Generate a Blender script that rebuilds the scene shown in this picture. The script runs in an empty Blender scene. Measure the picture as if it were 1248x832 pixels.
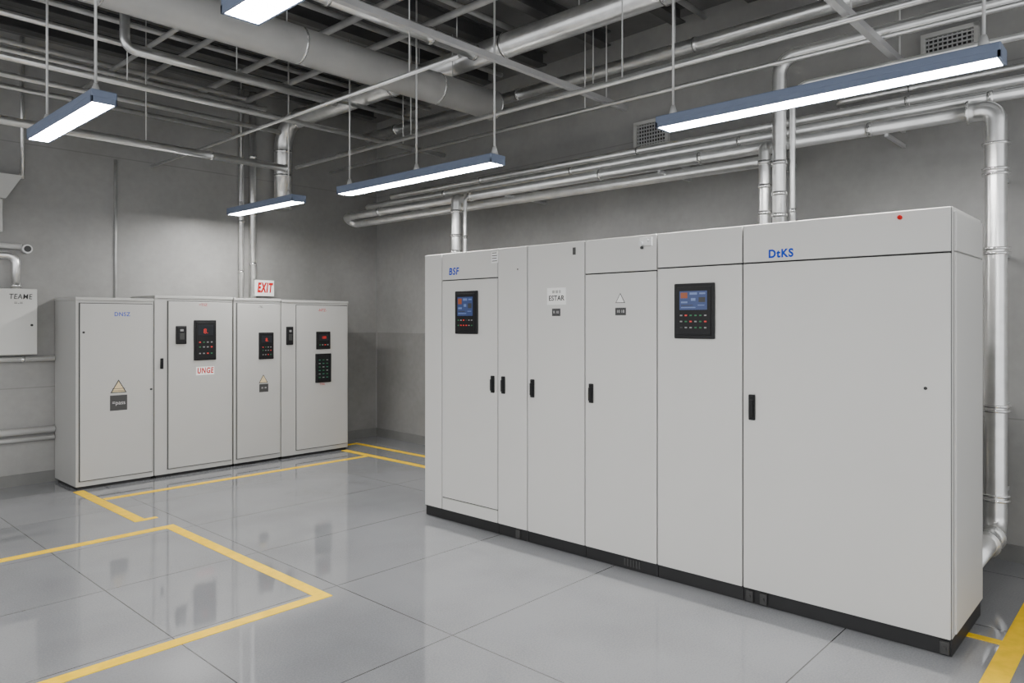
import bpy, bmesh, math, random
from mathutils import Vector, Matrix
random.seed(4)
S=bpy.context.scene
COL=S.collection
# ------------------------------------------------------------ camera
H=1.6; F=887.0; HOR=392.0
cam=bpy.data.cameras.new("camera"); co=bpy.data.objects.new("camera",cam); COL.objects.link(co)
cam.sensor_width=36; cam.lens=F/1248*36; cam.shift_y=-24/1248
co.location=(0,0,H); co.rotation_euler=(math.radians(90),0,-math.radians(47.4)); S.camera=co
cam.clip_start=0.05
fx,fy=math.sin(math.radians(47.4)),math.cos(math.radians(47.4))
def ray(p): 
    a=(p-624)/F
    return fx+fy*a, fy-fx*a
def onX(p,q,X):
    dx,dy=ray(p); t=X/dx; return Vector((X,dy*t,H+(HOR-q)*t/F))
def onY(p,q,Y):
    dx,dy=ray(p); t=Y/dy; return Vector((dx*t,Y,H+(HOR-q)*t/F))

# ------------------------------------------------------------ materials
def newmat(name):
    m=bpy.data.materials.new(name); m.use_nodes=True
    nt=m.node_tree; b=nt.nodes["Principled BSDF"]; return m,nt,b
def N(nt,t,**k):
    n=nt.nodes.new(t)
    for a,v in k.items(): setattr(n,a,v)
    return n
def simple(name,col,rough=.5,metal=0,var=.06,scale=3,bump=0,bscale=60,spec=.5,emis=None,estr=0):
    m,nt,b=newmat(name)
    tc=N(nt,"ShaderNodeTexCoord"); no=N(nt,"ShaderNodeTexNoise"); no.inputs["Scale"].default_value=scale; no.inputs["Detail"].default_value=5
    nt.links.new(tc.outputs["Object"],no.inputs["Vector"])
    r=N(nt,"ShaderNodeValToRGB"); nt.links.new(no.outputs["Fac"],r.inputs[0])
    r.color_ramp.elements[0].position=.3; r.color_ramp.elements[1].position=.7
    r.color_ramp.elements[0].color=[c*(1-var) for c in col]+[1]; r.color_ramp.elements[1].color=[min(1,c*(1+var)) for c in col]+[1]
    nt.links.new(r.outputs[0],b.inputs["Base Color"])
    b.inputs["Roughness"].default_value=rough; b.inputs["Metallic"].default_value=metal
    b.inputs["Specular IOR Level"].default_value=spec
    if bump:
        n2=N(nt,"ShaderNodeTexNoise"); n2.inputs["Scale"].default_value=bscale; nt.links.new(tc.outputs["Object"],n2.inputs["Vector"])
        bp=N(nt,"ShaderNodeBump"); bp.inputs["Strength"].default_value=bump; bp.inputs["Distance"].default_value=.01
        nt.links.new(n2.outputs["Fac"],bp.inputs["Height"]); nt.links.new(bp.outputs[0],b.inputs["Normal"])
    if emis:
        b.inputs["Emission Color"].default_value=list(emis)+[1]; b.inputs["Emission Strength"].default_value=estr
    return m
M={}
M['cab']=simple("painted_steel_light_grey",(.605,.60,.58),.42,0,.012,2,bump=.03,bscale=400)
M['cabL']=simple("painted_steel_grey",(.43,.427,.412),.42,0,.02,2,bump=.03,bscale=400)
M['gap']=simple("dark_gap_shade",(.02,.02,.02),.8)  # near-black colour standing in for shade in the panel gaps
M['gapL']=simple("grey_gap_shade",(.05,.05,.048),.8)  # softer gap shade, painted around the shorter cabinets' doors
M['black']=simple("black_plinth",(.010,.010,.011),.5,0,.2)
M['bezel']=simple("black_plastic",(.008,.008,.009),.45,spec=.3)
M['pipe']=simple("galvanised_pipe",(.90,.90,.89),.28,.92,.10,9,bump=.04,bscale=40)
M['pipe_d']=simple("dull_galvanised_pipe",(.58,.58,.575),.42,.5,.15,6,bump=.05,bscale=40)
M['duct']=simple("wrapped_duct",(.50,.50,.49),.5,.1,.08,4,bump=.15,bscale=12)
M['strut']=simple("steel_strut",(.62,.62,.62),.38,.5,.1)
M['ring']=simple("pipe_band_metal",(.9,.9,.89),.22,.92,.1)
M['lamp']=simple("blue_grey_enamel",(.19,.235,.34),.4,0,.03)
M['rod']=simple("white_rod",(.66,.66,.65),.4,.2)
M['yellow']=simple("yellow_floor_paint",(.90,.56,.0),.45,0,.10,14,spec=.25)
M['base']=simple("baseboard_grey",(.16,.16,.155),.6,0,.1,5)
M['white']=simple("white_label",(.85,.85,.83),.5,0,.02)
M['box']=simple("light_grey_enclosure",(.55,.55,.53),.45,0,.02)
M['dark']=simple("dark_steel",(.07,.07,.07),.6,0,.2,3)
M['red']=simple("red_ink",(.50,.0,.0),.5,spec=.2)
M['blue']=simple("blue_ink",(.0,.045,.45),.5,spec=.2)
M['ink']=simple("black_ink",(.02,.02,.02),.5)
M['amber']=simple("amber_triangle",(.62,.50,.30),.5)
M['tag']=simple("dark_grey_tag",(.04,.04,.04),.5)
M['tagtxt']=simple("pale_ink",(.5,.5,.5),.5)
M['diff']=simple("lamp_diffuser",(.9,.9,.9),.5,emis=(1,.985,.96),estr=92)
M['bred']=simple("red_button",(.35,.02,.02),.4,emis=(1,.05,.03),estr=.45)
M['bgreen']=simple("green_button",(.02,.12,.05),.4,emis=(.1,.8,.3),estr=.06)
M['bwhite']=simple("white_button",(.28,.28,.28),.4)
M['scr']=simple("blue_screen",(.025,.04,.11),.3,emis=(.10,.18,.5),estr=.15)
M['scrd']=simple("dark_screen",(.01,.012,.016),.3)
M['scr2']=simple("screen_block_orange",(.22,.06,.02),.3,emis=(.8,.2,.08),estr=.1)
M['scr3']=simple("screen_block_pale",(.11,.16,.34),.3,emis=(.4,.55,.9),estr=.12)
M['scr4']=simple("screen_block_green",(.03,.15,.1),.3,emis=(.1,.6,.3),estr=.1)

def concrete(name,c0,c1,joints=None):
    m,nt,b=newmat(name)
    tc=N(nt,"ShaderNodeTexCoord")
    n1=N(nt,"ShaderNodeTexNoise"); n1.inputs["Scale"].default_value=.8; n1.inputs["Detail"].default_value=7; n1.inputs["Roughness"].default_value=.6
    n2=N(nt,"ShaderNodeTexNoise"); n2.inputs["Scale"].default_value=14; n2.inputs["Detail"].default_value=6
    for n in(n1,n2): nt.links.new(tc.outputs["Object"],n.inputs["Vector"])
    mx=N(nt,"ShaderNodeMath",operation='MULTIPLY_ADD'); nt.links.new(n2.outputs["Fac"],mx.inputs[0]); mx.inputs[1].default_value=.25; 
    nt.links.new(n1.outputs["Fac"],mx.inputs[2])
    r=N(nt,"ShaderNodeValToRGB"); nt.links.new(mx.outputs[0],r.inputs[0])
    r.color_ramp.elements[0].position=.40; r.color_ramp.elements[1].position=.86
    r.color_ramp.elements[0].color=(*c0,1); r.color_ramp.elements[1].color=(*c1,1)
    out=r.outputs[0]
    sp=N(nt,"ShaderNodeSeparateXYZ"); nt.links.new(tc.outputs["Object"],sp.inputs[0])
    if joints:
        cur=None
        for ax,v in joints:
            s=N(nt,"ShaderNodeMath",operation='SUBTRACT'); nt.links.new(sp.outputs[ax],s.inputs[0]); s.inputs[1].default_value=v
            a=N(nt,"ShaderNodeMath",operation='ABSOLUTE'); nt.links.new(s.outputs[0],a.inputs[0])
            if cur is None: cur=a
            else:
                mn=N(nt,"ShaderNodeMath",operation='MINIMUM'); nt.links.new(cur.outputs[0],mn.inputs[0]); nt.links.new(a.outputs[0],mn.inputs[1]); cur=mn
        l=N(nt,"ShaderNodeMath",operation='LESS_THAN'); nt.links.new(cur.outputs[0],l.inputs[0]); l.inputs[1].default_value=.005
        f=N(nt,"ShaderNodeMath",operation='MULTIPLY'); nt.links.new(l.outputs[0],f.inputs[0]); f.inputs[1].default_value=.35
        mc=N(nt,"ShaderNodeMix",data_type='RGBA'); nt.links.new(f.outputs[0],mc.inputs[0]); nt.links.new(out,mc.inputs[6]); mc.inputs[7].default_value=(c0[0]*.4,c0[1]*.4,c0[2]*.4,1)
        out=mc.outputs[2]
    nt.links.new(out,b.inputs["Base Color"]); b.inputs["Roughness"].default_value=.42
    bp=N(nt,"ShaderNodeBump"); bp.inputs["Strength"].default_value=.08; bp.inputs["Distance"].default_value=.01
    nt.links.new(n2.outputs["Fac"],bp.inputs["Height"]); nt.links.new(bp.outputs[0],b.inputs["Normal"])
    return m
M['wall']=concrete("cast_concrete",(.225,.223,.217),(.345,.342,.332),[(2,.95),(2,3.35)])
M['ceil']=concrete("dark_deck",(.11,.11,.11),(.18,.18,.175))
M['patch']=concrete("darker_concrete",(.165,.163,.158),(.27,.267,.26))  # concrete in a darker tone, for the low wall band by the corner
def floormat():
    m,nt,b=newmat("grey_epoxy_floor")
    tc=N(nt,"ShaderNodeTexCoord"); sp=N(nt,"ShaderNodeSeparateXYZ"); nt.links.new(tc.outputs["Object"],sp.inputs[0])
    n1=N(nt,"ShaderNodeTexNoise"); n1.inputs["Scale"].default_value=1.2; n1.inputs["Detail"].default_value=5
    n2=N(nt,"ShaderNodeTexNoise"); n2.inputs["Scale"].default_value=110; n2.inputs["Detail"].default_value=3
    for n in(n1,n2): nt.links.new(tc.outputs["Object"],n.inputs["Vector"])
    ad=N(nt,"ShaderNodeMath",operation='MULTIPLY_ADD'); nt.links.new(n2.outputs["Fac"],ad.inputs[0]); ad.inputs[1].default_value=.8; nt.links.new(n1.outputs["Fac"],ad.inputs[2])
    r=N(nt,"ShaderNodeValToRGB"); nt.links.new(ad.outputs[0],r.inputs[0])
    r.color_ramp.elements[0].position=.6; r.color_ramp.elements[1].position=1.2
    r.color_ramp.elements[0].color=(.165,.169,.178,1); r.color_ramp.elements[1].color=(.225,.23,.24,1)
    cur=None
    for ax,v in [(0,-.4),(0,.58),(0,1.55),(0,2.53),(0,4.5),(0,5.5),(1,.2),(1,1.29),(1,2.74),(1,3.77),(1,4.72),(1,5.7),(1,6.7),(1,-1)]:
        s=N(nt,"ShaderNodeMath",operation='SUBTRACT'); nt.links.new(sp.outputs[ax],s.inputs[0]); s.inputs[1].default_value=v
        a=N(nt,"ShaderNodeMath",operation='ABSOLUTE'); nt.links.new(s.outputs[0],a.inputs[0])
        if cur is None: cur=a
        else:
            mn=N(nt,"ShaderNodeMath",operation='MINIMUM'); nt.links.new(cur.outputs[0],mn.inputs[0]); nt.links.new(a.outputs[0],mn.inputs[1]); cur=mn
    l=N(nt,"ShaderNodeMath",operation='LESS_THAN'); nt.links.new(cur.outputs[0],l.inputs[0]); l.inputs[1].default_value=.003
    mc=N(nt,"ShaderNodeMix",data_type='RGBA'); nt.links.new(l.outputs[0],mc.inputs[0]); nt.links.new(r.outputs[0],mc.inputs[6]); mc.inputs[7].default_value=(.04,.04,.04,1)
    nt.links.new(mc.outputs[2],b.inputs["Base Color"])
    b.inputs["Roughness"].default_value=.045
    b.inputs["Specular IOR Level"].default_value=.5; b.inputs["IOR"].default_value=2.2
    n3=N(nt,"ShaderNodeTexNoise"); n3.inputs["Scale"].default_value=5; nt.links.new(tc.outputs["Object"],n3.inputs["Vector"])
    bp=N(nt,"ShaderNodeBump"); bp.inputs["Strength"].default_value=.05; bp.inputs["Distance"].default_value=.01
    nt.links.new(n3.outputs["Fac"],bp.inputs["Height"]); nt.links.new(bp.outputs[0],b.inputs["Normal"])
    return m
M['floor']=floormat()

# ------------------------------------------------------------ mesh helpers
def mkobj(name,bm,mat,parent=None,smooth=False,label=None):
    me=bpy.data.meshes.new(name); bm.to_mesh(me); bm.free()
    for mm in (mat if isinstance(mat,(list,tuple)) else [mat]): me.materials.append(M[mm] if isinstance(mm,str) else mm)
    if smooth:
        for p in me.polygons: p.use_smooth=True
    o=bpy.data.objects.new(name,me); COL.objects.link(o)
    if parent: o.parent=parent
    if label: o["label"]=label
    return o
def addbox(bm,x0,x1,y0,y1,z0,z1,bev=0,mi=0):
    vs=[bm.verts.new((x,y,z)) for x in(x0,x1) for y in(y0,y1) for z in(z0,z1)]
    idx=[(0,1,3,2),(4,6,7,5),(0,4,5,1),(2,3,7,6),(0,2,6,4),(1,5,7,3)]
    fs=[bm.faces.new([vs[i] for i in f]) for f in idx]
    for f in fs: f.material_index=mi
    if bev:
        es=set(e for f in fs for e in f.edges)
        bmesh.ops.bevel(bm,geom=list(es),offset=bev,segments=2,affect='EDGES',profile=.5)
def boxo(name,d,mat,parent=None,bev=0,label=None):
    bm=bmesh.new(); addbox(bm,*d,bev=bev); bmesh.ops.recalc_face_normals(bm,faces=bm.faces)
    return mkobj(name,bm,mat,parent,label=label)
def addcyl(bm,p0,p1,r,seg=16,r2=None):
    p0=Vector(p0);p1=Vector(p1);d=(p1-p0);L=d.length
    q=d.to_track_quat('Z','Y').to_matrix().to_4x4()
    bmesh.ops.create_cone(bm,cap_ends=True,segments=seg,radius1=r,radius2=r if r2 is None else r2,depth=L,matrix=Matrix.Translation((p0+p1)/2)@q)
def cylo(name,p0,p1,r,mat,parent=None,seg=16,r2=None):
    bm=bmesh.new(); addcyl(bm,p0,p1,r,seg,r2); o=mkobj(name,bm,mat,parent); 
    for p in o.data.polygons: p.use_smooth=len(p.vertices)==4
    return o
def fillet(pts,R,n=8):
    pts=[Vector(p) for p in pts]; out=[pts[0]]
    for i in range(1,len(pts)-1):
        a,b,c=pts[i-1],pts[i],pts[i+1]
        u=(a-b).normalized(); v=(c-b).normalized(); ang=u.angle(v)
        if ang>3.1: out.append(b); continue
        d=min(R/math.tan(ang/2),(a-b).length*.49,(c-b).length*.49); Rr=d*math.tan(ang/2)
        cen=b+(u+v).normalized()*(Rr/math.sin(ang/2))
        s=b+u*d-cen; e=b+v*d-cen; th=s.angle(e)
        for k in range(n+1):
            t=k/n; out.append(cen+(s*math.sin((1-t)*th)+e*math.sin(t*th))/math.sin(th))
    out.append(pts[-1]); return out
def tube(bm,pts,r,seg=16):
    pts=[Vector(p) for p in pts]; n=len(pts)
    tang=[]
    for i in range(n):
        t=(pts[min(i+1,n-1)]-pts[max(i-1,0)]).normalized(); tang.append(t)
    up=Vector((0,0,1)) if abs(tang[0].z)<.9 else Vector((1,0,0))
    nrm=(up-tang[0]*up.dot(tang[0])).normalized(); rings=[]
    for i in range(n):
        nrm=(nrm-tang[i]*nrm.dot(tang[i])).normalized(); bi=tang[i].cross(nrm)
        rings.append([bm.verts.new(pts[i]+(nrm*math.cos(2*math.pi*k/seg)+bi*math.sin(2*math.pi*k/seg))*r) for k in range(seg)])
    for i in range(n-1):
        for k in range(seg):
            bm.faces.new((rings[i][k],rings[i][(k+1)%seg],rings[i+1][(k+1)%seg],rings[i+1][k]))
    bm.faces.new(rings[0][::-1]); bm.faces.new(rings[-1])
def tagtop(o,label,cat,group=None):
    o["label"]=label;o["category"]=cat
    if group:o["group"]=group
CEIL=4.4
def pipe(name,pts,r,mat='pipe',bend=None,rings=(),ringw=.03,ringr=1.18,hang=(),label="silver galvanised steel pipe run",cat="pipe",seg=16,clamps=()):
    bm=bmesh.new(); tube(bm,fillet(pts,bend or r*2.2) ,r,seg)
    bmesh.ops.recalc_face_normals(bm,faces=bm.faces)
    o=mkobj(name,bm,mat,smooth=False)
    for p in o.data.polygons: p.use_smooth=len(p.vertices)==4
    tagtop(o,label,cat)
    for p,d in rings:
        p=Vector(p);d=Vector(d).normalized()
        cylo("pipe_coupling",p-d*ringw/2,p+d*ringw/2,r*ringr,'ring',o,seg=20)
    for p in hang:
        cylo("hanger_rod",(p[0],p[1],p[2]+r*.9),(p[0],p[1],CEIL-.0),.005,'rod',o,seg=8)
    for p,q in clamps:   # bracket from pipe to wall
        bm=bmesh.new(); p=Vector(p);q=Vector(q)
        addbox(bm,min(p.x,q.x)-.012*(p.x==q.x),max(p.x,q.x)+.012*(p.x==q.x),min(p.y,q.y)-.012*(p.y==q.y),max(p.y,q.y)+.012*(p.y==q.y),p.z-r-.02,p.z-r+.002)
        mkobj("pipe_bracket",bm,'strut',o)
    return o
def text(body,size,mat,parent,loc,align='CENTER',sx=1.0,off=0.0,shear=0,sz=1.0,space=1.0):
    cu=bpy.data.curves.new("t",'FONT'); cu.body=body; cu.size=size; cu.align_x=align; cu.align_y='CENTER'; cu.extrude=.0006; cu.offset=off; cu.shear=shear; cu.space_character=space
    t=bpy.data.objects.new("t",cu); COL.objects.link(t)
    bpy.context.view_layer.update()
    me=bpy.data.meshes.new_from_object(t.evaluated_get(bpy.context.evaluated_depsgraph_get()))
    bpy.data.objects.remove(t)
    me.transform(Matrix.Diagonal((sx,sz,1,1))); me.transform(Matrix.Rotation(math.radians(90),4,'X')); me.transform(Matrix.Translation(loc))
    me.materials.clear(); me.materials.append(M[mat])
    o=bpy.data.objects.new("lettering",me); COL.objects.link(o); o.parent=parent
    return o

# ------------------------------------------------------------ room shell
WY=8.36
def xw(y): return 6.27-.0556*(8.36-y)
XN,YN=-3.0,-2.5
def quadprism(name,pts,z0,z1,mat):
    bm=bmesh.new(); lo=[bm.verts.new((x,y,z0)) for x,y in pts]; hi=[bm.verts.new((x,y,z1)) for x,y in pts]
    n=len(pts); bm.faces.new(lo[::-1]); bm.faces.new(hi)
    for i in range(n): bm.faces.new((lo[i],lo[(i+1)%n],hi[(i+1)%n],hi[i]))
    bmesh.ops.recalc_face_normals(bm,faces=bm.faces)
    o=mkobj(name,bm,mat); o["kind"]="structure"; return o
quadprism("floor",[(XN,YN),(6.6,YN),(6.6,8.56),(XN,8.56)],-.1,0,'floor')
quadprism("ceiling",[(XN,YN),(6.6,YN),(6.6,8.56),(XN,8.56)],CEIL,CEIL+.1,'ceil')
quadprism("wall_back",[(XN,WY),(6.5,WY),(6.5,WY+.15),(XN,WY+.15)],0,CEIL,'wall')
ANG=-math.atan(.0556)
def rwall(name,t0,t1,z1,mat,ya=None,yb=0,z0=0):
    L=(WY-YN)/math.cos(ANG)
    o=boxo(name,(t0,t1,-L if ya is None else ya,yb,z0,z1),mat); o.location=(xw(WY),WY,0); o.rotation_euler=(0,0,ANG); o["kind"]="structure"
rwall("wall_right",0,.15,CEIL,'wall')
rwall("baseboard_right",-.02,0,.11,'base')
rwall("trim_1",-.004,0,1.45,'patch',-3.2,-.02,.11)
o=boxo("trim_2",(5.7,6.25,WY-.004,WY,.11,1.45),'patch'); o["kind"]="structure"
quadprism("baseboard_back",[(XN,WY-.02),(xw(WY)-.02,WY-.02),(xw(WY)-.02,WY),(XN,WY)],0,.11,'base')
for y in (.4,1.2,1.9,2.6,3.3,4.1,4.9,5.7,6.5,7.2,7.8):
    bm=bmesh.new()
    addbox(bm,XN,5.8,y-.06,y+.06,4.255,4.27); addbox(bm,XN,5.8,y-.006,y+.006,4.27,4.39); addbox(bm,XN,5.8,y-.06,y+.06,4.385,4.40)
    o=mkobj("ceiling_beam",bm,'dark'); tagtop(o,"dark steel I-beam under the ceiling deck","beam","ceiling beams")

# ------------------------------------------------------------ floor markings
def marking(pts_list,label):
    bm=bmesh.new()
    for (x0,x1,y0,y1) in pts_list: addbox(bm,x0,x1,y0,y1,0.0,.0025)
    o=mkobj("floor_marking",bm,'yellow'); tagtop(o,label,"floor marking","yellow floor lines")
w=.04
marking([(-.6,2.38+w,5.82-w,5.82+w),(2.38-w,2.38+w,3.69+w,5.82-w),(-.6,2.38+w,3.69-w,3.69+w)],"yellow painted outline of an empty floor bay")
marking([(2.24,2.33,6.15,7.66),(2.33,2.42,6.15,6.2)],"worn yellow line ending short before grey cabinets")
marking([(2.34,5.2,7.11,7.18)],"thin yellow line in front of grey cabinet row")
marking([(5.22,5.30,4.9,7.68)],"yellow line crossing floor behind the tall cabinets")
marking([(5.63,5.70,4.9,7.95),(5.3,5.70,7.95,8.02)],"yellow line near the room corner")
marking([(3.2,5.78,.56,.66),(4.29,4.35,.66,.86)],"broad yellow line beside the end of tall cabinet")
marking([(4.29,4.35,.2,.555)],"yellow line branch beside tall cabinet")

# ------------------------------------------------------------ cabinets
def frame(name,loc,rot,label,cat="electrical cabinet",group=None):
    e=bpy.data.objects.new(name,None); e.empty_display_size=.1; COL.objects.link(e)
    e.location=loc; e.rotation_euler=(0,0,rot); tagtop(e,label,cat,group); return e
def handle(par,u,z,h=.13,wd=.034,y=-.02):
    bm=bmesh.new(); addbox(bm,u-wd/2,u+wd/2,y-.014,y,z-h/2,z+h/2,.005); addbox(bm,u-wd*.3,u+wd*.3,y-.028,y-.012,z-h*.38,z+h*.30,.004)
    addbox(bm,u-wd*.2,u+wd*.2,y-.018,y-.012,z+h*.34,z+h*.44,.001)
    return mkobj("handle",bm,'bezel',par,label="black swing lever handle")
def hmi(par,u0,u1,z0,z1,kind='blue',y=-.02):
    W=u1-u0;Hh=z1-z0
    p=bpy.data.objects.new("control_panel",None); COL.objects.link(p); p.parent=par; p["label"]="black operator panel with lit display"
    bm=bmesh.new(); addbox(bm,u0,u1,y-.016,y,z0,z1,.006); t=W*.08
    addbox(bm,u0+t,u1-t,y-.022,y-.014,z0+t,z1-t,.003); mkobj("bezel",bm,'bezel',p)
    ys=y-.0225
    if kind in('blue','small'):
        zb=.52 if kind=='blue' else .42
        boxo("display",(u0+W*.16,u1-W*.16,ys-.002,ys,z0+Hh*zb,z1-Hh*.14),'scr',p)
        def zz(v): return z0+Hh*(zb+v*(.86-zb))
        for k,(a,b,c,d,m) in enumerate([(.19,.36,.62,.92,'scr2'),(.42,.60,.80,.92,'scr3'),(.66,.80,.82,.9,'scr3'),(.45,.56,.48,.62,'scr3'),(.20,.36,.36,.45,'scr3'),(.64,.80,.4,.66,'tag'),(.2,.56,.1,.15,'scr3'),(.62,.78,.22,.26,'scr3'),(.2,.5,.22,.26,'tag')]):
            boxo("screen_block",(u0+W*a,u0+W*b,ys-.003,ys-.0019,zz(c),zz(d)),m,p)
        rows=[.42,.31,.20] if kind=='blue' else [.32,.2]
        for r in rows:
            for i in range(6):
                cu=u0+W*(.2+.12*i); m=random.choice(['bred','bgreen','bwhite','bwhite','bgreen','tag'])
                boxo("button",(cu-W*.026,cu+W*.026,ys-.003,ys,z0+Hh*(r-.012),z0+Hh*(r+.012)),m,p)
    elif kind=='led':
        boxo("display",(u0+W*.16,u1-W*.16,ys-.002,ys,z0+Hh*.62,z1-Hh*.12),'scrd',p)
        text("8.",W*.3,'bred',p,((u0+u1)/2,ys-.003,z0+Hh*.72))
        for r in (.45,.33,.17):
            for i in range(4):
                cu=u0+W*(.24+.175*i); m=['bwhite','bred','bgreen','bwhite'][(i+int(r*20))%4]
                boxo("button",(cu-W*.036,cu+W*.036,ys-.003,ys,z0+Hh*(r-.014),z0+Hh*(r+.014)),m,p)
    elif kind=='meter':
        boxo("display",(u0+W*.16,u1-W*.16,ys-.002,ys,z0+Hh*.5,z1-Hh*.15),'scrd',p)
        text("188",W*.22,'bred',p,((u0+u1)/2,ys-.003,z0+Hh*.66))
        for i in range(4):
            cu=u0+W*(.22+.185*i); boxo("button",(cu-W*.04,cu+W*.04,ys-.003,ys,z0+Hh*.22,z0+Hh*.28),['bgreen','bwhite','bred','bwhite'][i],p)
    elif kind=='list':
        for j in range(6):
            for i in range(3):
                cu=u0+W*(.24+.24*i); cz=z0+Hh*(.18+.12*j)
                boxo("button",(cu-W*.07,cu+W*.04,ys-.003,ys,cz-Hh*.012,cz+Hh*.012),['bgreen','bwhite','scr4'][(i+j)%3],p)
    elif kind=='switch':
        boxo("rocker",((u0+u1)/2-W*.22,(u0+u1)/2+W*.22,ys-.008,ys,z0+Hh*.25,z0+Hh*.6),'tag',p,.002)
        boxo("indicator",((u0+u1)/2-W*.15,(u0+u1)/2+W*.15,ys-.003,ys,z0+Hh*.7,z0+Hh*.82),'bwhite',p)
    return p
def tri(par,u,z,s,mat='amber',y=-.02):
    p=bpy.data.objects.new("warning_sign",None); COL.objects.link(p); p.parent=par; p["label"]="triangular hazard sticker"
    def t(name,sc,yy,m):
        bm=bmesh.new(); v=[(u-s*sc/2,-s*.29*sc),(u+s*sc/2,-s*.29*sc),(u,s*.58*sc)]
        a=[bm.verts.new((x,yy,z+zz)) for x,zz in v]; b=[bm.verts.new((x,yy-.001,z+zz)) for x,zz in v]
        bm.faces.new(a);bm.faces.new(b[::-1])
        for i in range(3): bm.faces.new((a[i],a[(i+1)%3],b[(i+1)%3],b[i]))
        bmesh.ops.recalc_face_normals(bm,faces=bm.faces); mkobj(name,bm,m,p)
    t("sticker_border",1,y,'ink'); t("sticker_face",.80,y-.001,mat)
    return p
def label(par,u0,u1,z0,z1,mat,txt=None,tmat='ink',y=-.02,ts=.6,sx=1):
    o=boxo("label_plate",(u0,u1,y-.002,y,z0,z1),mat,par)
    if txt: text(txt,(z1-z0)*ts,tmat,par,((u0+u1)/2,y-.003,(z0+z1)/2),sx=sx)
    return o
def panel(par,name,u0,u1,z0,z1,mat,gap=.004,d=.02,lab=None):
    return boxo(name,(u0+gap,u1-gap,-d,-.003,z0+gap,z1-gap),mat,par,bev=.0035,label=lab)

XF=3.98; HT=2.153; PL=.08; DZ=1.933; DEP=.68
YE=[4.627,3.787,3.491,2.972,2.411,1.848,.804]   # unit boundaries
RG="row of tall light grey cabinets"
def bigcab(i,lab):
    y0=YE[i];W=YE[i]-YE[i+1]
    e=frame("electrical_cabinet",(XF,y0,0),-math.pi/2,lab,group=RG)
    boxo("body",(.0015,W-.0015,.002,DEP,PL,HT),'cab',e,bev=.004)
    boxo("gap_shade_plate",(.003,W-.003,-.004,.003,PL+.003,HT-.003),'gap',e)  # dark backing sheet, paints the shade between door panels
    bm=bmesh.new(); addbox(bm,0.001,W-.001,-.004,DEP-.01,0,PL,.003); mkobj("plinth",bm,'black',e,label="black steel plinth")
    return e,W
def uz(px,py,i):
    p=onX(px,py,XF-.02); return YE[i]-p.y, p.z
# unit 0 : narrow side strip + screen door
e,W=bigcab(0,"light grey cabinet with blue touch screen and narrow side panel")
s=YE[0]-4.414
panel(e,"side_panel",0,s,PL,HT,'cab'); panel(e,"top_panel",s,W,DZ,HT,'cab')
d=panel(e,"door",s,W,PL+.1,DZ,'cab'); panel(e,"bottom_panel",s,W,PL,PL+.1,'cab')
u0,z1=uz(556,355,0);u1,z0=uz(583,407,0); hmi(e,u0,u1,z0,z1,'small')
u,z=uz(601,468,0); handle(d,u,z)
u,z=uz(553,331,0); text("BSF",.078,'blue',e,(u,-.0205,z),sx=.9,off=.0018,shear=.12,space=1.15)
u0,z1=uz(599,307,0);u1,z0=uz(607,320,0); label(e,u0,u1,z0,z1,'white'); 
for k in range(4): boxo("sticker_line",(u0+.008,u1-.008-.006*(k%2),-.0232,-.0219,z0+.012+k*.02,z0+.018+k*.02),'ink',e)
# unit 1
e,W=bigcab(1,"slim light grey cabinet with full height door")
d=panel(e,"door",0,W,PL,HT,'cab'); u,z=uz(614,469,1); handle(d,u,z)
boxo("foot_bracket",(W-.12,W-.08,-.014,-.003,.01,.07),'tag',e,.003)
u,z=uz(631,328,1); cylo("keyhole",(u,-.022,z),(u,-.019,z),.006,'ink',e)
# unit 2
e,W=bigcab(2,"light grey cabinet with white sticker on its door")
d=panel(e,"door",0,W,PL,HT,'cab'); u,z=uz(649.5,473,2); handle(d,u,z)
u0,z1=uz(667,351,2);u1,z0=uz(690,371,2); label(e,u0,u1,z0,z1,'white'); text("ESTAR",.05,'ink',e,((u0+u1)/2,-.0225,(z0+z1)/2-.015),off=.001,space=1.05,sx=.95); text("III III II",.03,'ink',e,((u0+u1)/2,-.0225,(z0+z1)/2+.03))
u0,z1=uz(673,376,2);u1,z0=uz(683,385,2); label(e,u0,u1,z0,z1,'tag',"R 10",'tagtxt',ts=.5)
u,z=uz(700,305,2); boxo("hinge_tag",(u-.012,u+.012,-.024,-.0195,z-.03,z+.02),'tag',e)
# unit 3
e,W=bigcab(3,"light grey cabinet with warning triangle and top panel")
d=panel(e,"door",0,W,PL,DZ-.012,'cab'); panel(e,"top_panel",0,W,DZ-.012,HT,'cab')
u,z=uz(721,479,3); handle(d,u,z)
u,z=uz(756,365,3); tri(e,u,z,.075,'white')
u0,z1=uz(750,375,3);u1,z0=uz(763,384,3); label(e,u0,u1,z0,z1,'tag',"10 18",'tagtxt',ts=.55)
u,z=uz(788,295,3); bm=bmesh.new(); addbox(bm,u-.045,u+.045,-.032,-.02,z-.025,z+.03,.003); addcyl(bm,(u-.03,-.03,z-.01),(u-.03,-.05,z-.01),.014); addcyl(bm,(u+.015,-.03,z+.01),(u+.015,-.042,z+.01),.008); mkobj("lock_latch",bm,'strut',e,label="small metal latch")
u,z=uz(783,302,3); cylo("latch_keyhole",(u,-.022,z),(u,-.034,z),.009,'ink',e)
bm=bmesh.new()
for k in range(6): addbox(bm,W*.55+k*.022,W*.55+k*.022+.012,-.008,-.0035,.02,.065)
mkobj("vent_slots",bm,'tag',e)
# unit 4
e,W=bigcab(4,"light grey cabinet with large operator touch screen")
d=panel(e,"door",0,W,PL,DZ,'cab'); panel(e,"top_panel",0,W,DZ,HT,'cab')
u0,z1=uz(823,346,4);u1,z0=uz(872,413,4); hmi(e,u0,u1,z0,z1)
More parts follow.
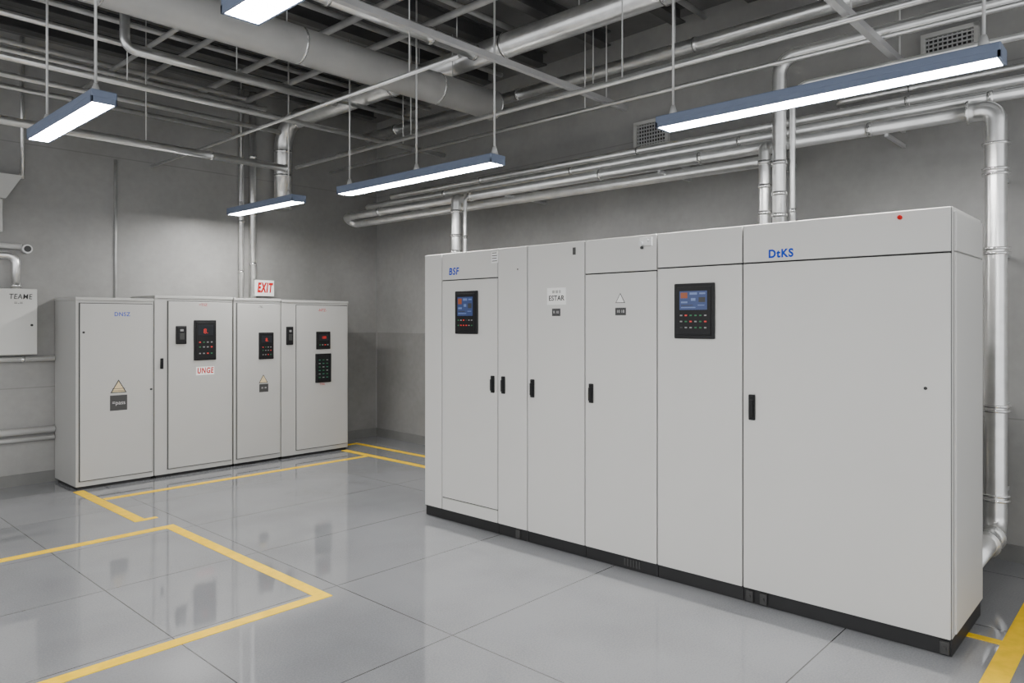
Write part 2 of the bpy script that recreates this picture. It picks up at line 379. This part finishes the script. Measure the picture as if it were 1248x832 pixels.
# unit 5
e,W=bigcab(5,"widest light grey cabinet closing the row end")
d=panel(e,"door",0,W,PL,DZ,'cab'); panel(e,"top_panel",0,W,DZ,HT,'cab')
u,z=uz(917,496,5); handle(d,u,z,.145,.038)
u,z=uz(951.5,309,5); text("DtKS",.062,'blue',e,(u,-.0205,z),off=.0024,sx=.92,space=1.17)
u,z=uz(1097,265,5); bm=bmesh.new(); addcyl(bm,(u,-.02,z),(u,-.032,z),.011,20); addcyl(bm,(u,-.03,z),(u,-.036,z),.007,16); mkobj("indicator_lamp",bm,'red',e,label="small red indicator")
u,z=uz(1128,473,5); bm=bmesh.new(); addcyl(bm,(u,-.018,z),(u,-.024,z),.008,16); mkobj("keyhole",bm,'ink',e)
boxo("side_panel",(W-.001,W+.012,.03,DEP-.03,PL+.02,DZ),'cab',e,.003); boxo("side_top_panel",(W-.001,W+.012,.03,DEP-.03,DZ+.008,HT-.02),'cab',e,.003)
for uu in (.02,.1,W-.05):
    bm=bmesh.new(); addbox(bm,uu,uu+.04,-.02,-.003,.01,.07,.003); addcyl(bm,(uu+.02,-.02,.04),(uu+.02,-.028,.04),.01,6); mkobj("foot_bracket",bm,'tag',e)

# ---- back-left row
YF=7.70; LG="row of shorter grey cabinets"
def smallcab(x0,x1,ht,doors,lab,side=False,strip=0.0):
    e=frame("electrical_cabinet",(x0,YF,0),0,lab,group=LG); W=x1-x0
    D=.635
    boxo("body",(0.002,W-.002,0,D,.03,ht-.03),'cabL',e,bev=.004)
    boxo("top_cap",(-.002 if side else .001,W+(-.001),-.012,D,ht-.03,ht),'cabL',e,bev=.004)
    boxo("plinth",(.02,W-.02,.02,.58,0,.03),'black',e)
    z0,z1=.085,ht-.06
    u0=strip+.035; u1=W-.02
    boxo("gap_shade_plate",(u0-.007,u1+.007,-.003,.001,z0-.007,z1+.007),'gapL',e)  # dark sheet behind the door, its rim paints the gap shade
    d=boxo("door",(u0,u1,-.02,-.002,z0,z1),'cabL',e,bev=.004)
    return e,d,W
def uzl(px,py,x0):
    p=onY(px,py,YF-.02); return p.x-x0,p.z
X0=2.272
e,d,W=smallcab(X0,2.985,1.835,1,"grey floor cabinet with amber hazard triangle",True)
u,z=uzl(149,383,X0); text("DNSZ",.056,'blue',e,(u,-.0205,z),off=.0006,space=1.14,sx=.92)
u,z=uzl(144.5,473,X0); tri(e,u,z,.15,'amber')
for r in (.01,.03): boxo("sticker_line",(u-.06,u+.06,-.0225,-.0215,z-.035+r,z-.03+r),'ink',e)
u0,z1=uzl(134,482,X0);u1,z0=uzl(155,499,X0); label(e,u0,u1,z0,z1,'tag',"=pass",'tagtxt',ts=.36)
for (a,b) in ((99,405),(184,474)):
    u,z=uzl(a,b,X0); bm=bmesh.new(); addcyl(bm,(u+.02*(a<150),-.018,z),(u+.02*(a<150),-.026,z),.011,16); mkobj("lock",bm,'ink',e)
X0=2.99
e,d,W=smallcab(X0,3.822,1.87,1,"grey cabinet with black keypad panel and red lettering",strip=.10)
u,z=uzl(198,443,X0); handle(e,u,z,.11,.03,0)
u0,z1=uzl(214,397,X0);u1,z0=uzl(227,419,X0); hmi(e,u0,u1,z0,z1,'switch')
u0,z1=uzl(236,390,X0);u1,z0=uzl(263,438,X0); hmi(e,u0,u1,z0,z1,'led')
u0,z1=uzl(239,447,X0);u1,z0=uzl(261,456,X0); label(e,u0,u1,z0,z1,'white'); text("UNGE",.082,'red',e,((u0+u1)/2,-.023,(z0+z1)/2),off=.0026,shear=.1,sx=.70,space=1.2)
u0,z1=uzl(241,369,X0);u1,z0=uzl(254,374,X0); text("=TSZ",.04,'red',e,((u0+u1)/2,-.0205,(z0+z1)/2))
X0=3.832
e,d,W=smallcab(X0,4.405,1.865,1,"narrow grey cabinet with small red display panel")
u0,z1=uzl(315,405,X0);u1,z0=uzl(333,437,X0); hmi(e,u0,u1,z0,z1,'led')
u,z=uzl(321,463,X0); tri(e,u,z,.11,'amber')
u0,z1=uzl(316,468,X0);u1,z0=uzl(327,477,X0); label(e,u0,u1,z0,z1,'tag',"= =",'tagtxt',ts=.5)
u0,z1=uzl(318,374,X0); text("-TE-",.035,'tag',e,(u0,-.0205,z1))
X0=4.41
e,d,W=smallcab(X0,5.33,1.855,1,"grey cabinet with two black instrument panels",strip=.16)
u0,z1=uzl(349.5,398,X0);u1,z0=uzl(358,420,X0); hmi(e,u0,u1,z0,z1,'switch',y=0)
u0,z1=uzl(385,404,X0);u1,z0=uzl(402,425,X0); hmi(e,u0,u1,z0,z1,'meter')
u0,z1=uzl(384,431,X0);u1,z0=uzl(403,465,X0); hmi(e,u0,u1,z0,z1,'list')
u,z=uzl(393,378,X0); text("-NTZ-",.045,'red',e,(u,-.0205,z))
u,z=uzl(393,468,X0); text("TNL",.04,'red',e,(u,-.0205,z))

# ------------------------------------------------------------ light fixtures
def lamp(x,y0,y1,z,rods,label,w=.08):
    e=frame("linear_light_fixture",(x,(y0+y1)/2,z),0,label,"ceiling light","suspended linear lights")
    L=(y1-y0)/2; ht=.072
    bm=bmesh.new()
    addbox(bm,-w,w,-L,L,.03,ht,.006)                 # housing top
    addbox(bm,-w,-w+.010,-L,L,0,.034,.002); addbox(bm,w-.010,w,-L,L,0,.034,.002)
    addbox(bm,-w,w,-L,-L+.016,0,.034,.002); addbox(bm,-w,w,L-.016,L,0,.034,.002)
    mkobj("housing",bm,'lamp',e,label="blue-grey metal housing")
    boxo("diffuser",(-w+.0105,w-.0105,-L+.0165,L-.0165,.002,.029),'diff',e,label="glowing white diffuser")
    for yr in rods:
        yy=yr-(y0+y1)/2
        cylo("suspension_rod",(0,yy,ht),(0,yy,CEIL-z),.008,'rod',e,8)
        cylo("rod_socket",(0,yy,ht-.001),(0,yy,.14),.032,'rod',e,16,.012)
        cylo("ceiling_rose",(0,yy,CEIL-z-.02),(0,yy,CEIL-z),.04,'rod',e,16)
    return e
LZ=2.8
lamp(4.0,.60,2.40,LZ,[.68,2.32],"long suspended light above the tall cabinets")
lamp(4.0,3.82,5.85,LZ,[3.86,4.78,5.75],"long suspended light at the row end")
lamp(3.92,6.50,7.88,LZ,[6.7,7.7],"suspended light before the grey cabinets")
lamp(1.43,4.36,5.60,LZ,[4.5,5.4],"suspended light over the open floor bay",.066)
lamp(1.40,1.35,2.76,LZ,[1.6,2.5],"suspended light near the ceiling duct")
lamp(1.40,-1.9,-.3,LZ,[-1.6,-.6],"suspended light over the aisle")  # this and the next two: unseen lamps added to even out the light
lamp(-1.2,1.35,2.8,LZ,[1.6,2.5],"suspended light over the aisle")
lamp(-1.2,4.25,5.40,LZ,[4.5,5.3],"suspended light over the aisle")

# ------------------------------------------------------------ pipes & services
Y=(0,1,0);Xd=(1,0,0);Zd=(0,0,1)
DY=4.98;DZc=3.72
pipe("ventilation_duct",[(XN,DY,DZc),(5.15,DY,DZc)],.138,'duct',rings=[((x,DY,DZc),Xd) for x in (.2,1.6,3.0,4.4,5.14)],ringw=.02,ringr=1.03,hang=[(1,DY,DZc),(2.9,DY,DZc),(4.6,DY,DZc)],label="wide grey wrapped duct under the ceiling",cat="duct",seg=32)
pipe("pipe",[(4.72,YN,4.05),(4.72,8.2,4.05),(4.72,8.2,3.0)],.105,'pipe',bend=.32,rings=[((4.72,y,4.05),Y) for y in(-.5,1.2,2.8,4.4,6,7.82)]+[((4.72,8.2,z),Zd) for z in (3.70,3.4,3.02)],ringr=1.1,hang=[(4.72,y,4.05) for y in(1.5,3.6,5.6)],clamps=[((4.72,8.2,3.4),(4.72,8.36,3.4))],label="thick silver pipe with elbow turning down the wall",seg=24)
pipe("pipe",[(XN,6.2,3.5),(5.6,6.2,3.5)],.026,'pipe',hang=[(x,6.2,3.5) for x in(.8,2.2,5.0)],label="thin silver pipe under the ceiling")
pipe("pipe",[(XN,6.88,3.2),(4.02,6.88,3.2)],.036,'pipe',hang=[(x,6.88,3.2) for x in(1.2,2.6)],rings=[((x,6.88,3.2),Xd) for x in(1.9,3.2,4.0)],label="silver pipe crossing before the concrete wall")
pipe("pipe",[(2.1,5.97,4.2),(2.1,5.97,3.7),(4.0,5.97,3.7)],.036,'pipe',hang=[(3,5.97,3.7)],label="silver pipe beside the wide duct")
pipe("pipe",[(4.45,YN,3.36),(4.45,7.44,3.36)],.02,'pipe',hang=[(4.45,y,3.36) for y in(1.,3,5.4)],label="thin silver conduit under the ceiling")
pipe("pipe",[(5.55,YN,3.93),(5.55,7.6,3.93)],.055,'pipe',rings=[((5.55,y,3.93),Y) for y in(1,3,5,7)],hang=[(5.55,y,3.93) for y in(1.3,3.2)],label="silver pipe under the ceiling near the wall")
pipe("pipe",[(2.7,4.6,3.98),(4.5,4.6,3.98)],.06,'pipe',rings=[((x,4.6,3.98),Xd) for x in(3,4,4.5)],hang=[(3.2,4.6,3.98),(4.3,4.6,3.98)],label="silver cross pipe under the ceiling")
for (yy,zz,x1) in ((7.3,3.9,4.0),(3.0,4.21,5.7),(6.8,4.21,5.9),(4.4,4.21,5.2),(7.0,3.6,4.0),(1.0,4.21,5.7),(6.45,3.9,5.4),(5.5,3.8,5.0),(6.05,4.05,4.4),(7.9,3.75,3.9),(5.3,4.21,5.6),(2.2,4.21,5.7),(7.55,4.05,3.9)):
    pipe("pipe",[(XN,yy,zz),(x1,yy,zz)],.024,'pipe_d' if zz>4 else 'pipe',hang=[(x,yy,zz) for x in(1.1,)],label="slim conduit crossing under the ceiling")
for (xx,zz,y0,y1,r) in ((2.5,3.97,2.8,8.3,.02),(3.2,3.3,3.4,8.3,.014),(1.9,4.0,YN,5.4,.03),(5.32,3.72,YN,7.9,.022),(5.2,3.48,YN,7.9,.016),(0.9,3.3,3.8,8.3,.014),(3.6,4.14,YN,8.3,.03),(3.0,4.15,YN,8.3,.025),(4.1,4.14,YN,8.3,.03)):
    pipe("pipe",[(xx,y0,zz),(xx,y1,zz)],r,'pipe_d' if r>.018 else 'pipe',hang=[(xx,y,zz) for y in(3.9,)],label="slim conduit running below the ceiling services")
def strut(x0,x1,y,z,lab):
    bm=bmesh.new(); t=.022
    addbox(bm,x0,x1,y-t,y+t,z-t,z-t+.005); addbox(bm,x0,x1,y-t,y-t+.005,z-t+.005,z+t); addbox(bm,x0,x1,y+t-.005,y+t,z-t+.005,z+t)
    o=mkobj("ceiling_strut",bm,'strut'); tagtop(o,lab,"strut")
    for x in (x0+.3,(x0+x1)/2+.37,x1-.3): cylo("hanger_rod",(x,y,z),(x,y,CEIL),.006,'rod',o,8)
strut(-1,5.6,3.74,3.55,"steel channel strut hanging under the ceiling")
strut(2.5,xw(1.45),1.45,3.42,"steel channel strut fixed to the concrete wall")

def runY(x,z,y0,y1,r,lab,extra0=None,extra1=None,rg=(),cl=(1.5,3.3,5.1,6.9)):
    pts=[(x,y0,z),(x,y1,z)]
    if extra0: pts=list(extra0)+pts
    if extra1: pts=pts+list(extra1)
    return pipe("pipe",pts,r,'pipe',rings=[((x,y,z),Y) for y in rg],label=lab,clamps=[((x,y,z),(xw(y),y,z)) for y in cl],bend=max(.06,r*2.2))
pipe("pipe",[(5.45,1.02,2.945),(5.45,.86,2.945),(5.45,.86,.27),(4.68,.86,.27)],.060,'pipe',bend=.11,
     rings=[((5.45,1.01,2.945),Y)]+[((5.45,.86,z),Zd) for z in(2.72,2.56,2.53,2.06,2.03,1.07,1.04,.51,.48)]+[((5.30,.86,.27),Xd),((5.15,.86,.27),Xd),((5.12,.86,.27),Xd)],ringr=1.32,ringw=.016,
     clamps=[((5.45,.86,z),(xw(.86),.86,z)) for z in(2.545+.06,2.045+.06,1.055+.06,.495+.06)],label="thick silver drop pipe beside the tall cabinets",seg=24)
runY(5.45,2.945,1.02,7.95,.046,"silver wall pipe looping back below itself",extra1=[(5.60,7.95,2.87),(5.60,2.35,2.87),(xw(2.35)-.005,2.35,2.87)],rg=(1.6,2.9,3.9,5.6,7.2),cl=(1.5,3.3,5.1))
runY(5.53,3.045,YN,7.6,.038,"silver wall pipe above the main run",extra1=[(xw(7.6)-.005,7.6,3.045)],rg=(.9,2.6,4.3,6.1))
runY(5.60,3.14,YN,7.2,.032,"upper silver wall pipe",extra1=[(xw(7.2)-.005,7.2,3.14)],rg=(1.4,3.6,5.6))
runY(5.66,3.24,YN,1.9,.020,"thin upper silver conduit",extra1=[(xw(1.9)-.005,1.9,3.24)],rg=(1.4,),cl=(.3,))
def dropX(px,x): 
    dx,dy=ray(px); return dy*x/dx
def drop(px,xd,ztop,r,lab,tail=(),rg=(),z0=0.0):
    y=dropX(px,xd)
    pts=[(xd,y,z0),(xd,y,ztop)]+[(a,(y if b is None else b),c) for a,b,c in tail]
    pipe("pipe",pts,r,'pipe',bend=max(.12,r*2.6),rings=[((xd,y,z),Zd) for z in rg],label=lab)
drop(950,5.33,3.56,.050,"silver riser pipe turning along the wall",[(5.33,YN,3.56)],(2.39,2.55,2.78,3.2))
drop(932,5.34,2.93,.044,"silver riser joining the horizontal wall pipe",[(5.45,None,2.93)],(2.42,2.62,2.8))
drop(966,5.36,3.34,.022,"slim silver riser conduit beside a thicker riser",[(5.36,YN,3.34)],(2.42,))
drop(556,5.34,2.93,.054,"silver riser behind the end cabinet",[(5.45,None,2.93)],(2.35,2.52,2.78))
drop(567,5.36,2.93,.020,"slim riser conduit behind the end cabinet",[(5.45,None,2.93)],(2.5,))
def wallpt(px,py):
    dx,dy=ray(px)
    k=.0556; t=(6.27-k*8.36)/(dx-k*dy); return Vector((dx*t,dy*t,H+(HOR-py)*t/F))
def vent(a,b,c,d,lab):
    p=wallpt(a,(b+d)/2); q=wallpt(c,(b+d)/2); mid=wallpt((a+c)/2,b); m2=wallpt((a+c)/2,d)
    W=(q-p).length; Hh=mid.z-m2.z; c0=(p+q)/2
    e=frame("vent_grille",(c0.x,c0.y,(mid.z+m2.z)/2),-math.pi/2-.0556,lab,"vent")
    bm=bmesh.new(); h=Hh/2; w2=W/2; t=.03
    for dd in ((-w2,w2,-h,-h+t),(-w2,w2,h-t,h),(-w2,-w2+t,-h,h),(w2-t,w2,-h,h)): addbox(bm,dd[0],dd[1],-.035,0,dd[2],dd[3])
    mkobj("grille_frame",bm,'box',e)
    boxo("duct_opening",(-w2+t,w2-t,-.004,0,-h+t,h-t),'ink',e)
    bm=bmesh.new(); n=int((Hh-2*t)/.03)
    for k in range(n):
        z=-h+t+(k+.5)*(Hh-2*t)/n; addbox(bm,-w2+t,w2-t,-.022,-.012,z-.005,z+.005)
    n=int((W-2*t)/.03)
    for k in range(n):
        x=-w2+t+(k+.5)*(W-2*t)/n; addbox(bm,x-.004,x+.004,-.012,-.004,-h+t,h-t)
    mkobj("louvre",bm,'strut',e)
vent(1125,36,1193,78,"white louvred ventilation grille on the concrete wall")
vent(775,146,816,180,"small louvred ventilation grille behind the pipes")

# back wall services
yb=WY-.045
p=onY(308,300,yb); pipe("pipe",[(p.x,yb,1.88),(p.x,yb,4.38)],.04,'pipe',rings=[((p.x,yb,z),Zd) for z in(2.3,2.9,3.6)],label="silver vertical pipe on the back wall")
p=onY(294,300,yb); pipe("pipe",[(p.x,yb,1.88),(p.x,yb,4.38)],.03,'pipe',rings=[((p.x,yb,z),Zd) for z in(2.2,2.8)],label="slim silver vertical pipe on the back wall")
p=onY(141,300,WY-.012); pipe("conduit",[(p.x,WY-.012,1.5),(p.x,WY-.012,3.32)],.012,'pipe_d',label="thin conduit on the back wall",cat="conduit")
p=onY(27,200,WY-.016); pipe("conduit",[(p.x,WY-.016,3.0),(p.x,WY-.016,4.38)],.016,'pipe',label="thin conduit dropping to the bracket on the wall",cat="conduit")
# bracket fixture
a=onY(26,215,WY-.1);b=onY(0,238,WY-.1); c=onY(7,283,WY-.1)
e=frame("wall_bracket_fixture",(a.x-.5,WY,b.z),0,"pale grey wedge shaped fixture bracketed to concrete wall","wall fixture")
bm=bmesh.new(); W=.5; h=a.z-b.z
v=[bm.verts.new(q) for q in [(0,0,-.03),(W-.14,0,-.03),(W,0,h),(0,0,h),(0,-.16,-.03),(W-.14,-.16,-.03),(W,-.16,h),(0,-.16,h)]]
for f in ((0,1,2,3),(7,6,5,4),(0,4,5,1),(1,5,6,2),(2,6,7,3),(3,7,4,0)): bm.faces.new([v[i] for i in f])
bmesh.ops.recalc_face_normals(bm,faces=bm.faces); mkobj("fixture_hood",bm,'box',e)
boxo("fixture_box",(.0,c.x-a.x+.47,-.13,0,c.z-b.z,-.035),'box',e,.006)
# enclosure box
a=onY(0,352,WY-.15);b=onY(46,432,WY-.15)
e=frame("junction_box",(b.x-.42,WY-.15,b.z),0,"light grey wall enclosure with black lettering","electrical box")
W=.42;Hh=.64
boxo("body",(0,W,.012,.15,0,Hh),'box',e,.008); boxo("door",(.004,W-.004,0,.0115,.004,Hh-.004),'box',e,.005)
text("TEAME",.07,'ink',e,(W*.66,-.001,Hh-.08),sx=.85,off=.0006,shear=.1,space=1.08); text("=-=",.05,'ink',e,(W*.62,-.001,Hh-.14))
cylo("lock",(W-.05,-.006,Hh*.45),(W-.05,.001,Hh*.45),.012,'ink',e)
bz=b.z
pipe("pipe",[(b.x-.16,WY-.07,bz+Hh),(b.x-.16,WY-.07,2.24),(b.x-.75,WY-.07,2.24)],.036,'pipe',bend=.08,rings=[((b.x-.16,WY-.07,bz+Hh+.03),Zd)],label="silver conduit rising from the wall enclosure")
o=pipe("pipe",[(XN,WY-.05,2.33),(b.x-.11,WY-.05,2.33)],.026,'rod',label="pale conduit with round fitting above the enclosure")
cylo("conduit_fitting",(b.x-.07,WY-.09,2.31),(b.x-.07,WY-.002,2.31),.044,'strut',o,24); cylo("fitting_cap",(b.x-.07,WY-.098,2.31),(b.x-.07,WY-.088,2.31),.03,'tag',o,24)
pipe("pipe",[(XN,WY-.05,1.235),(2.265,WY-.05,1.235)],.024,'rod',rings=[((b.x-.1,WY-.05,1.235),Xd)],label="pale conduit on the back wall below the enclosure")
pipe("pipe",[(XN,WY-.05,.53),(2.265,WY-.05,.53)],.032,'rod',label="low pale pipe on the back wall")
pipe("pipe",[(XN,WY-.04,.45),(2.265,WY-.04,.45)],.022,'rod',label="low thin pale pipe on the back wall")
a=onY(310,341,WY-.10);b=onY(333,361,WY-.10)
e=frame("exit_sign",(a.x,WY-.12,b.z),0,"white sign with red EXIT lettering on the wall","sign")
boxo("sign_plate",(0,b.x-a.x,0,.03,0,a.z-b.z),'white',e,.003)
text("EXIT",.135,'red',e,((b.x-a.x)/2,-.001,(a.z-b.z)*.5),sx=.60,off=.0075,shear=.2,sz=1.15,space=1.22)

# ------------------------------------------------------------ world
wd=bpy.data.worlds.new("world"); S.world=wd; wd.use_nodes=True
bg=wd.node_tree.nodes["Background"]; bg.inputs[0].default_value=(.97,.985,1,1); bg.inputs[1].default_value=1.3
